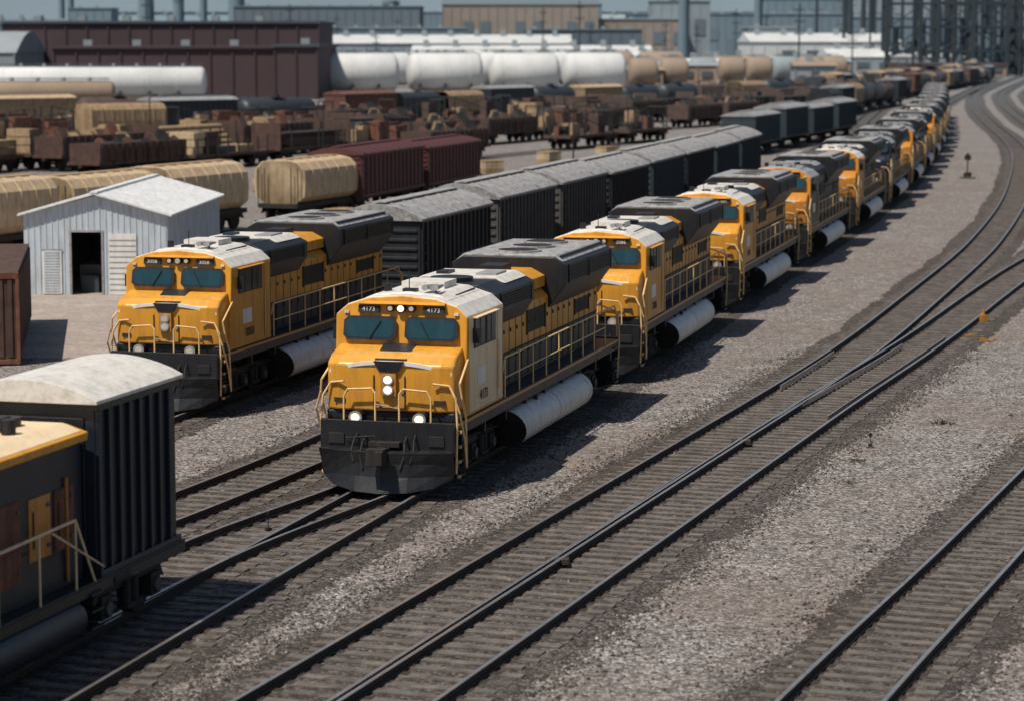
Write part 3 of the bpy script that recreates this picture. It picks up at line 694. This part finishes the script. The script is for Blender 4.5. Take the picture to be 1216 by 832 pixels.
# ---------------------------------------------------------------- foreground left engine
def near_b():
    P={}; T=4.05
    b=MB(); b.box(-1.18,1.18,-3.3,0,1.12,T-.04,'navy')
    y=-3.28
    while y<-.05: b.box(1.17,1.25,y,y+.09,1.15,T-.06,'navy'); b.box(-1.25,-1.17,y,y+.09,1.15,T-.06,'navy'); y+=.41
    for sx in(-1,1):
        b.box(*sorted((sx*1.16,sx*1.27)),-3.32,.02,T-.18,T,'navy'); b.box(*sorted((sx*1.16,sx*1.27)),-3.32,.02,1.05,1.22,'navy')
    b.box(-1.0,1.0,-3.34,-3.29,1.5,T-.3,'black')
    P['rear_hood']=(b,.015)
    b=MB(); pr=arc(1.2,T,.32,13,.1); b.prism(pr+[(1.3,T-.06),(-1.3,T-.06)],-3.45,.12,'roofw'); P['roof']=(b,.01)
    b=MB(); b.box(-1.3,1.3,-13,.1,.9,1.12,'black'); b.box(-1.31,1.31,-13,.05,1.07,1.10,'under')
    truck(b,-1.9,(-1.0,1.0)); truck(b,-8,(-1.0,1.0)); b.capsule(-12,-4,1.05,.6,.36,'navy',20); b.box(-.15,.15,-.2,.7,.75,1,'under')
    for k in range(3): b.box(1.0,1.36,-3.9,-3.45,.35+.28*k,.39+.28*k,'black')
    P['underframe']=(b,.01)
    b=MB(); b.box(-.95,1.0,-13,-3.45,1.12,3.45,'navy'); b.box(-.96,1.01,-12.5,-3.9,1.9,1.95,'seam')
    for q,(ya,yb,za,zb) in enumerate(((-4.5,-3.8,1.75,2.75),(-5.4,-4.65,1.75,2.75),(-6.6,-5.7,1.5,2.8))):
        b.box(.98,1.025,ya,yb,za,zb,'rust' if q!=1 else 'yellow2'); b.box(1.02,1.04,ya+.1,ya+.15,za+.2,zb-.2,'seam')
        for z in(za+.15,zb-.2): b.box(1.02,1.05,yb-.15,yb-.05,z,z+.06,'greycar')
    P['front_hood']=(b,.02)
    b=MB(); b.prism([(-1.15,3.42),(-1.17,3.56),(-.8,3.68),(.8,3.68),(1.17,3.56),(1.15,3.42)],-13,-3.5,'yellow'); b.prism([(-1.1,3.59),(-.78,3.71),(.78,3.71),(1.1,3.59)],-12.9,-3.6,'cream')
    b.box(-.35,.25,-5.2,-4.4,3.7,3.92,'black'); b.cyl((.5,-5,3.7),(.5,-5,3.95),.12,'black'); b.cyl((.1,-4.2,3.7),(.1,-4.2,3.86),.2,'black',14)
    P['cab_roof']=(b,.02)
    b=MB()
    b.tube([(1.28,-3.6,1.1),(1.28,-4.3,2.25)],.025,'cream'); b.tube([(1.28,-4.3,2.25),(1.28,-9,2.2)],.028,'cream'); b.tube([(1.3,-3.3,1.3),(1.32,-5.2,2.2)],.02,'cream')
    for y in(-4.3,-5.6,-7,-8.5): b.cyl((1.28,y,1.1),(1.28,y,2.25),.022,'cream',6)
    b.tube([(1.04,-4.1,1.2),(1.04,-4.1,2.9)],.03,'yellow2')
    P['handrails']=(b,0)
    return P
place('freight_locomotive','near',near_b,(T0(44.3)+.08,44.3,ROLL-.03),ang(T0,42))

# ---------------------------------------------------------------- shipping container (left edge)
b=MB(); b.box(0,6,0,12,.12,2.85,'rust2')
x=.1
while x<5.9: b.box(x,x+.14,-.04,.0,.25,2.72,'rust2'); x+=.28
y=.1
while y<11.9: b.box(6,6.04,y,y+.14,.25,2.72,'rust2'); y+=.28
b.box(-.03,6.05,-.06,.05,2.7,2.9,'rust'); b.box(5.95,6.06,-.06,.08,.1,2.86,'rust'); b.box(-.03,6.05,-.06,.05,.05,.2,'rust')
single('shipping_container',b,(-21.3,77.2,0),R(9),.01)

# ---------------------------------------------------------------- metal shed
e=empty('metal_shed',(-19.4,100.2,0),R(-2.5))
W=5.75;D=13;H=3.2;RZ=4.0
b=MB(); t=.1
b.box(0,1.9,0,t,0,H,'shedw'); b.box(3.1,W,0,t,0,H,'shedw'); b.box(1.9,3.1,0,t,2.5,H,'shedw')
b.prism([(0,H),(W,H),(W/2,RZ-.05)],.001,t,'shedw'); b.prism([(0,H),(W,H),(W/2,RZ-.05)],D-t,D,'shedw')
b.box(0,t,t,D,0,H,'shedw'); b.box(W-t,W,t,D,0,H,'shedw'); b.box(t,W-t,D-t,D-.001,0,H,'shedw')
x=.15
while x<W:
    zt=H+(RZ-.1-H)*(1-abs(x-W/2)/(W/2))
    z0=2.52 if 1.82<x<3.12 else .02
    b.box(x,x+.035,-.025,0,z0,zt-.03,'shedw'); x+=.24
y=.1
while y<D: b.box(W,W+.025,y,y+.035,.02,H-.02,'shedw'); y+=.3
link(bpy.data.objects.new('walls',b.mesh('walls')),e)
b=MB(); s=(RZ-H)/(W/2)
b.prism([(-.2,H-.2*s),(W/2,RZ),(W+.2,H-.2*s),(W+.2,H-.2*s+.07),(W/2,RZ+.08),(-.2,H-.2*s+.07)],-.25,D+.2,'shedr')
y=-.1
while y<D+.1:
    b.prism([(-.2,H-.2*s+.06),(W/2,RZ+.07),(W+.2,H-.2*s+.06),(W+.2,H-.2*s+.1),(W/2,RZ+.11),(-.2,H-.2*s+.1)],y,y+.05,'shedr'); y+=.6
b.box(W/2-.15,W/2+.15,-.27,D+.2,RZ+.06,RZ+.13,'shedr')
link(bpy.data.objects.new('roof',b.mesh('roof')),e)
b=MB(); b.box(1.82,1.9,-.04,.1,0,2.58,'roofg'); b.box(3.1,3.18,-.04,.1,0,2.58,'roofg'); b.box(1.9,3.1,-.04,.1,2.5,2.58,'roofg')
b.box(3.4,4.5,-.06,-.028,.02,2.45,'white')
z=.2
while z<2.4: b.box(3.42,4.48,-.075,-.06,z,z+.03,'roofg'); z+=.22
b.box(.72,1.5,-.06,-.028,.05,1.75,'white'); z=.15
while z<1.7: b.box(.8,1.42,-.085,-.06,z,z+.05,'shedw'); z+=.11
b.box(.68,1.54,-.05,-.03,1.75,1.82,'roofg')
b.box(1.95,3.05,1.2,4,.0,1.1,'greycar'); b.box(2.1,2.8,.8,1.5,.0,.7,'teal')
link(bpy.data.objects.new('doors',b.mesh('doors')),e)

# ---------------------------------------------------------------- far structures
def storage(name,x,y,L,r,k,rz=0):
    b=MB(); 
    b.capsule(0,L,0,r+.5,r,k,24,.35)
    for q in range(int(L/5)): b.box(-r*.8,r*.8,2+q*5,2.5+q*5,0,r*.6+.5,'f_dark'); b.cyl((0,2+q*5,r+.5),(0,2.15+q*5,r+.5),r*1.015,k,24)
    b.box(-.5,.5,1,L-1,2*r+.45,2*r+.6,'f_grey')
    for q in range(int(L/4)): b.cyl((0,2+q*4,2*r+.5),(0,2+q*4,2*r+1.1),.35,'f_grey',8)
    b.tube([(-r,1,2*r+.9),(-r,L-1,2*r+.9)],.08,'f_dark'); 
    single(name,b,(x,y,0),rz)
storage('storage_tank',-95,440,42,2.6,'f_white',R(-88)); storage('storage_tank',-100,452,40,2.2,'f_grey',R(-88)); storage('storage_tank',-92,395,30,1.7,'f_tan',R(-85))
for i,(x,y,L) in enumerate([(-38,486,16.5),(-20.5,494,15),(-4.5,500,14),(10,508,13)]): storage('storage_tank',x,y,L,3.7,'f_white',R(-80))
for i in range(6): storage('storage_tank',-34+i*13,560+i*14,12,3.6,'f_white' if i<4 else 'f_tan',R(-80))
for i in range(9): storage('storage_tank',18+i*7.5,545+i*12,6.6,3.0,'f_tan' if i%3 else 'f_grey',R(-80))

def building(name,x0,x1,y0,y1,h,wall,roof,shape='flat',bays=0,roofh=1.2):
    e=empty(name,(x0,y0,0)); w=x1-x0; d=y1-y0
    b=MB(); b.box(0,w,0,d,0,h,wall)
    n=max(2,int(w/4))
    for i in range(n+1): b.box(i*w/n-.12,i*w/n+.12,-.25,0,0,h-.1,wall)
    link(bpy.data.objects.new('walls',b.mesh('walls')),e)
    b=MB()
    if shape=='flat': b.box(-.5,w+.5,-.5,d+.5,h,h+.5,roof); 
    elif shape=='gable': b.prism([(-.5,h),(d/2,h+roofh),(d+.5,h)],-.5,w+.5,roof,'x')
    else:
        b.prism([( -.3+(d+.6)*i/12,h+roofh*math.sin(math.pi*i/12)) for i in range(13)],-.4,w+.4,roof,'x')
    for i in range(max(1,int(w/9))): b.box(3+i*9,4.6+i*9,d*.4,d*.4+2,h,h+1.6+(roofh if shape!='flat' else 0),'f_grey')
    link(bpy.data.objects.new('roof',b.mesh('roof')),e)
    b=MB()
    for i in range(bays):
        xx=(i+.5)*w/bays; b.box(xx-w/bays*.28,xx+w/bays*.28,-.32,-.02,0 if i%3==0 else h*.45,h*.5 if i%3==0 else h*.72,'f_dark')
    if bays: link(bpy.data.objects.new('doors_and_windows',b.mesh('doors_and_windows')),e)
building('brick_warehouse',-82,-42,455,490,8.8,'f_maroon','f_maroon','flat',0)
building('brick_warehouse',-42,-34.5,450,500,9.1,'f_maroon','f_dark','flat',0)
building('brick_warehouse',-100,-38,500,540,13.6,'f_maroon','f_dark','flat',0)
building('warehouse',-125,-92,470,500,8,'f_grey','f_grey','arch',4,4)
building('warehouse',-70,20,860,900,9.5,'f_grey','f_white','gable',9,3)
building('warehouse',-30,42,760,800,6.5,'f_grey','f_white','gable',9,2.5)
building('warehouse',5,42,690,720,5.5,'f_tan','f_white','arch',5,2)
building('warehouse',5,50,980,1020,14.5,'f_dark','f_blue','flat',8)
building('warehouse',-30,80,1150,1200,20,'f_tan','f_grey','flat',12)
building('factory',80,130,850,900,10,'f_white','f_white','gable',6,3)
building('factory',95,135,760,790,5.5,'f_grey','f_white','arch',6,2.5)
building('factory',84,100,900,930,15,'f_grey','f_grey','flat',3)
building('warehouse',112,140,720,760,3.5,'f_tan','f_maroon','flat',5)
building('warehouse',60,170,1300,1350,24,'f_blue','f_grey','flat',14)
building('warehouse',-330,-120,1000,1050,17,'f_blue','f_grey','flat',20)
building('warehouse',-120,-40,1100,1150,25,'f_dark','f_blue','flat',10)
building('warehouse',170,330,1250,1300,22,'f_blue','f_grey','flat',14)
building('warehouse',-300,500,1750,1800,30,'f_blue','f_dark','flat',60)
for i in range(34):
    x=random.uniform(-110,110);y=random.uniform(560,900); 
    if x>y*.14: continue
    building('storage_shed',x,x+random.uniform(8,22),y,y+10,random.uniform(2.5,5),random.choice(['f_tan','f_grey','f_maroon','f_dark','f_tan']),random.choice(['f_white','f_grey','f_tan']),random.choice(['gable','arch','flat']),3,1)
for i in range(34):
    y=random.uniform(1050,1650); x=random.uniform(-.22,.2)*y; w=random.uniform(18,70)
    building('industrial_building',x,x+w,y,y+25,random.uniform(12,30)+max(0,x)*.02,random.choice(['f_dark','f_blue','f_grey','f_tan','f_blue']),random.choice(['f_grey','f_dark','f_blue']),random.choice(['flat','flat','gable']),int(w/7),4)
for i in range(16):
    y=random.uniform(1000,1500); x=random.uniform(-.2,.2)*y; h=random.uniform(25,48); r=random.uniform(1.2,4.5)
    b=MB(); b.cyl((0,0,0),(0,0,h),r,'f_blue',16,r*.85); b.cyl((0,0,h-2),(0,0,h-1),r*.95,'f_dark',16); b.tube([(r,0,0),(r,0,h)],.3,'pole'); single('chimney_stack' if r<2.5 else 'silo',b,(x,y,0))
b=MB(); n=90; vs=[]
for i in range(n):
    x=-1600+3800*i/(n-1); h=84+14*math.sin(i*.31)+10*math.sin(i*.83+1)+random.uniform(-3,3)
    vs+=[(x,2400,-2),(x,2480,h*.7),(x,2700,h*1.25),(x,3600,h*1.5)]
b.add(vs,[(j*4+i,j*4+i+1,j*4+i+5,j*4+i+4) for j in range(n-1) for i in range(3)],'hill',True); single('hills',b)
def pole_b(h,r=.5):
    def f():
        b=MB(); b.cyl((0,0,0),(0,0,h),r,'pole',10,r*.7)
        for z in(h-1.5,h-4,h*.6): b.box(-2.2,2.2,-.12,.12,z,z+.22,'pole'); [b.cyl((q,0,z+.2),(q,0,z+.6),.08,'pole',6) for q in(-2,-1,1,2)]
        return {'pole':(b,0)}
    return f
for i in range(38):
    x=random.uniform(112,196); y=random.uniform(700,980); place('utility_pole','up%d'%(i%3),pole_b(36,(.4,.7,1.2)[i%3]),(x,y,0),random.uniform(-.3,.3),(1,1,random.uniform(.6,1.1)))
for i in range(18):
    x=random.uniform(-100,110); y=random.uniform(620,1000); place('utility_pole','up9',pole_b(17,.4),(x,y,0),random.uniform(-.3,.3),(.6,.6,random.uniform(.7,1.3)))
for gx,gy in((112,760),(124,740),(134,770),(150,800),(166,780)):
    b=MB(); hh=random.uniform(24,32)
    for x in(0,10,20):
        for y in(0,8): b.box(x-.6,x+.6,y-.6,y+.6,0,hh,'pole')
    for z in(7,14,21,hh-.5):
        b.box(-.4,20.4,-.25,.25,z,z+.7,'pole'); b.box(-.4,20.4,7.75,8.25,z,z+.7,'pole')
        for x in(0,10,20): b.box(x-.2,x+.2,.3,7.7,z+.1,z+.4,'pole')
    for z in(0,7,14): b.cyl((0,0,z),(10,0,z+7),.22,'pole',6); b.cyl((20,0,z),(10,0,z+7),.22,'pole',6)
    for q in range(4): b.cyl((3+q*4,4,0),(3+q*4,4,random.uniform(8,22)),1.2,'f_blue',14)
    single('steel_gantry',b,(gx,gy,0))
def lamp_b():
    b=MB(); b.cyl((0,0,0),(0,0,5.4),.07,'under',8,.05); b.tube([(0,0,5.4),(.5,0,5.6),(1.0,0,5.65)],.04,'under'); b.box(.9,1.4,-.12,.12,5.58,5.68,'under'); b.cyl((0,0,0),(0,0,.4),.2,'conc',10); return {'post':(b,0)}
for x,y in((-14.6,196),(4.6,190),(-30,210),(33,300)): place('street_lamp','sl',lamp_b,(x,y,0),random.uniform(0,6))
def weed_b():
    b=MB(); r=random.Random(4)
    for i in range(60):
        a=r.random()*6.28; q=r.random()*.3; x=math.cos(a)*q; y=math.sin(a)*q; h=r.uniform(.04,.14); t=r.uniform(-.15,.15); w=.02
        b.add([(x-w,y,0),(x+w,y,0),(x+t,y+t*.7,h)],[(0,1,2)],'leaf')
    return {'leaves':(b,0)}
for x,y in((7.7,57),(8.3,60),(11.4,66),(14.9,71)):
    place('weed_clump','weed',weed_b,(x,y,0),random.random()*6,(1,1,random.uniform(.5,1)))
b=MB()
for i in range(14):
    x=random.uniform(-.6,.6);y=random.uniform(-1,1);s=random.uniform(.04,.10); b.box(x,x+s*2,y,y+s,0,s*.8,'yellow')
single('yellow_debris',b,(15.6,85,0),.2)
b=MB(); b.box(-.12,.12,-.12,.12,0,.3,'yellow'); b.cyl((0,0,.3),(0,0,.5),.05,'yellow',8); single('track_marker',b,(16.9,90,0),.2)
def drum_b():
    b=MB(); b.cyl((0,0,0),(0,0,.9),.3,'rust',16)
    for z in(.02,.3,.6,.86): b.cyl((0,0,z),(0,0,z+.03),.315,'rust',16)
    return {'drum':(b,0)}
def crate_b():
    b=MB(); r=random.Random(3)
    for k in range(5): b.box(0,1.2,0,1.0,.1+k*.22,.28+k*.22,r.choice(['tan2','tan']))
    for k in range(3): b.box(0,1.2,k*.45,k*.45+.1,0,.1,'tie')
    return {'stack':(b,0)}
for x,y in((-12.9,104),(-12.4,104.6),(-13,105.4),(-20.6,99),(-13.2,110)): place('oil_drum','drum',drum_b,(x,y,0),0)
for x,y in((-13,116),(-11.8,118),(-8,128),(-9,134),(-6,140),(-4,150),(-14,160),(-17,168),(-20,160),(-24,165),(-15,175),(-11,180),(-2,190),(-6,195),(3,205),(8,215)): place('pallet_stack','crate',crate_b,(x,y,0),random.random(),(1.3,1.3,1))

# ---------------------------------------------------------------- light, sky, camera
ts=Vector((-.60,-.62,0)).normalized(); el=R(60)
tos=Vector((ts.x*math.cos(el),ts.y*math.cos(el),math.sin(el)))
sl=bpy.data.lights.new('sun','SUN'); sl.energy=4.5; sl.angle=R(.5); sl.color=(1,.93,.83)
so=bpy.data.objects.new('sun',sl); link(so); so.rotation_euler=(-tos).to_track_quat('-Z','Y').to_euler()
w=bpy.data.worlds.new('World'); S.world=w; w.use_nodes=True; nt=w.node_tree
bg=nt.nodes['Background']; sk=nt.nodes.new('ShaderNodeTexSky'); sk.sky_type='NISHITA'; sk.sun_disc=False; sk.sun_elevation=el; sk.sun_rotation=math.atan2(ts.x,ts.y)
sk.dust_density=1
nt.links.new(sk.outputs[0],bg.inputs['Color']); bg.inputs['Strength'].default_value=.065
cam=bpy.data.cameras.new('camera'); co=bpy.data.objects.new('camera',cam); link(co)
co.location=(0,0,10); co.rotation_euler=(R(90-6.956),0,0); cam.lens=88.8; cam.sensor_width=36; cam.clip_end=9000; cam.clip_start=.5
cam.dof.use_dof=True; cam.dof.focus_distance=59; cam.dof.aperture_fstop=.95
S.camera=co
S.view_settings.view_transform='Standard'; S.view_settings.look='None'; S.view_settings.exposure=0
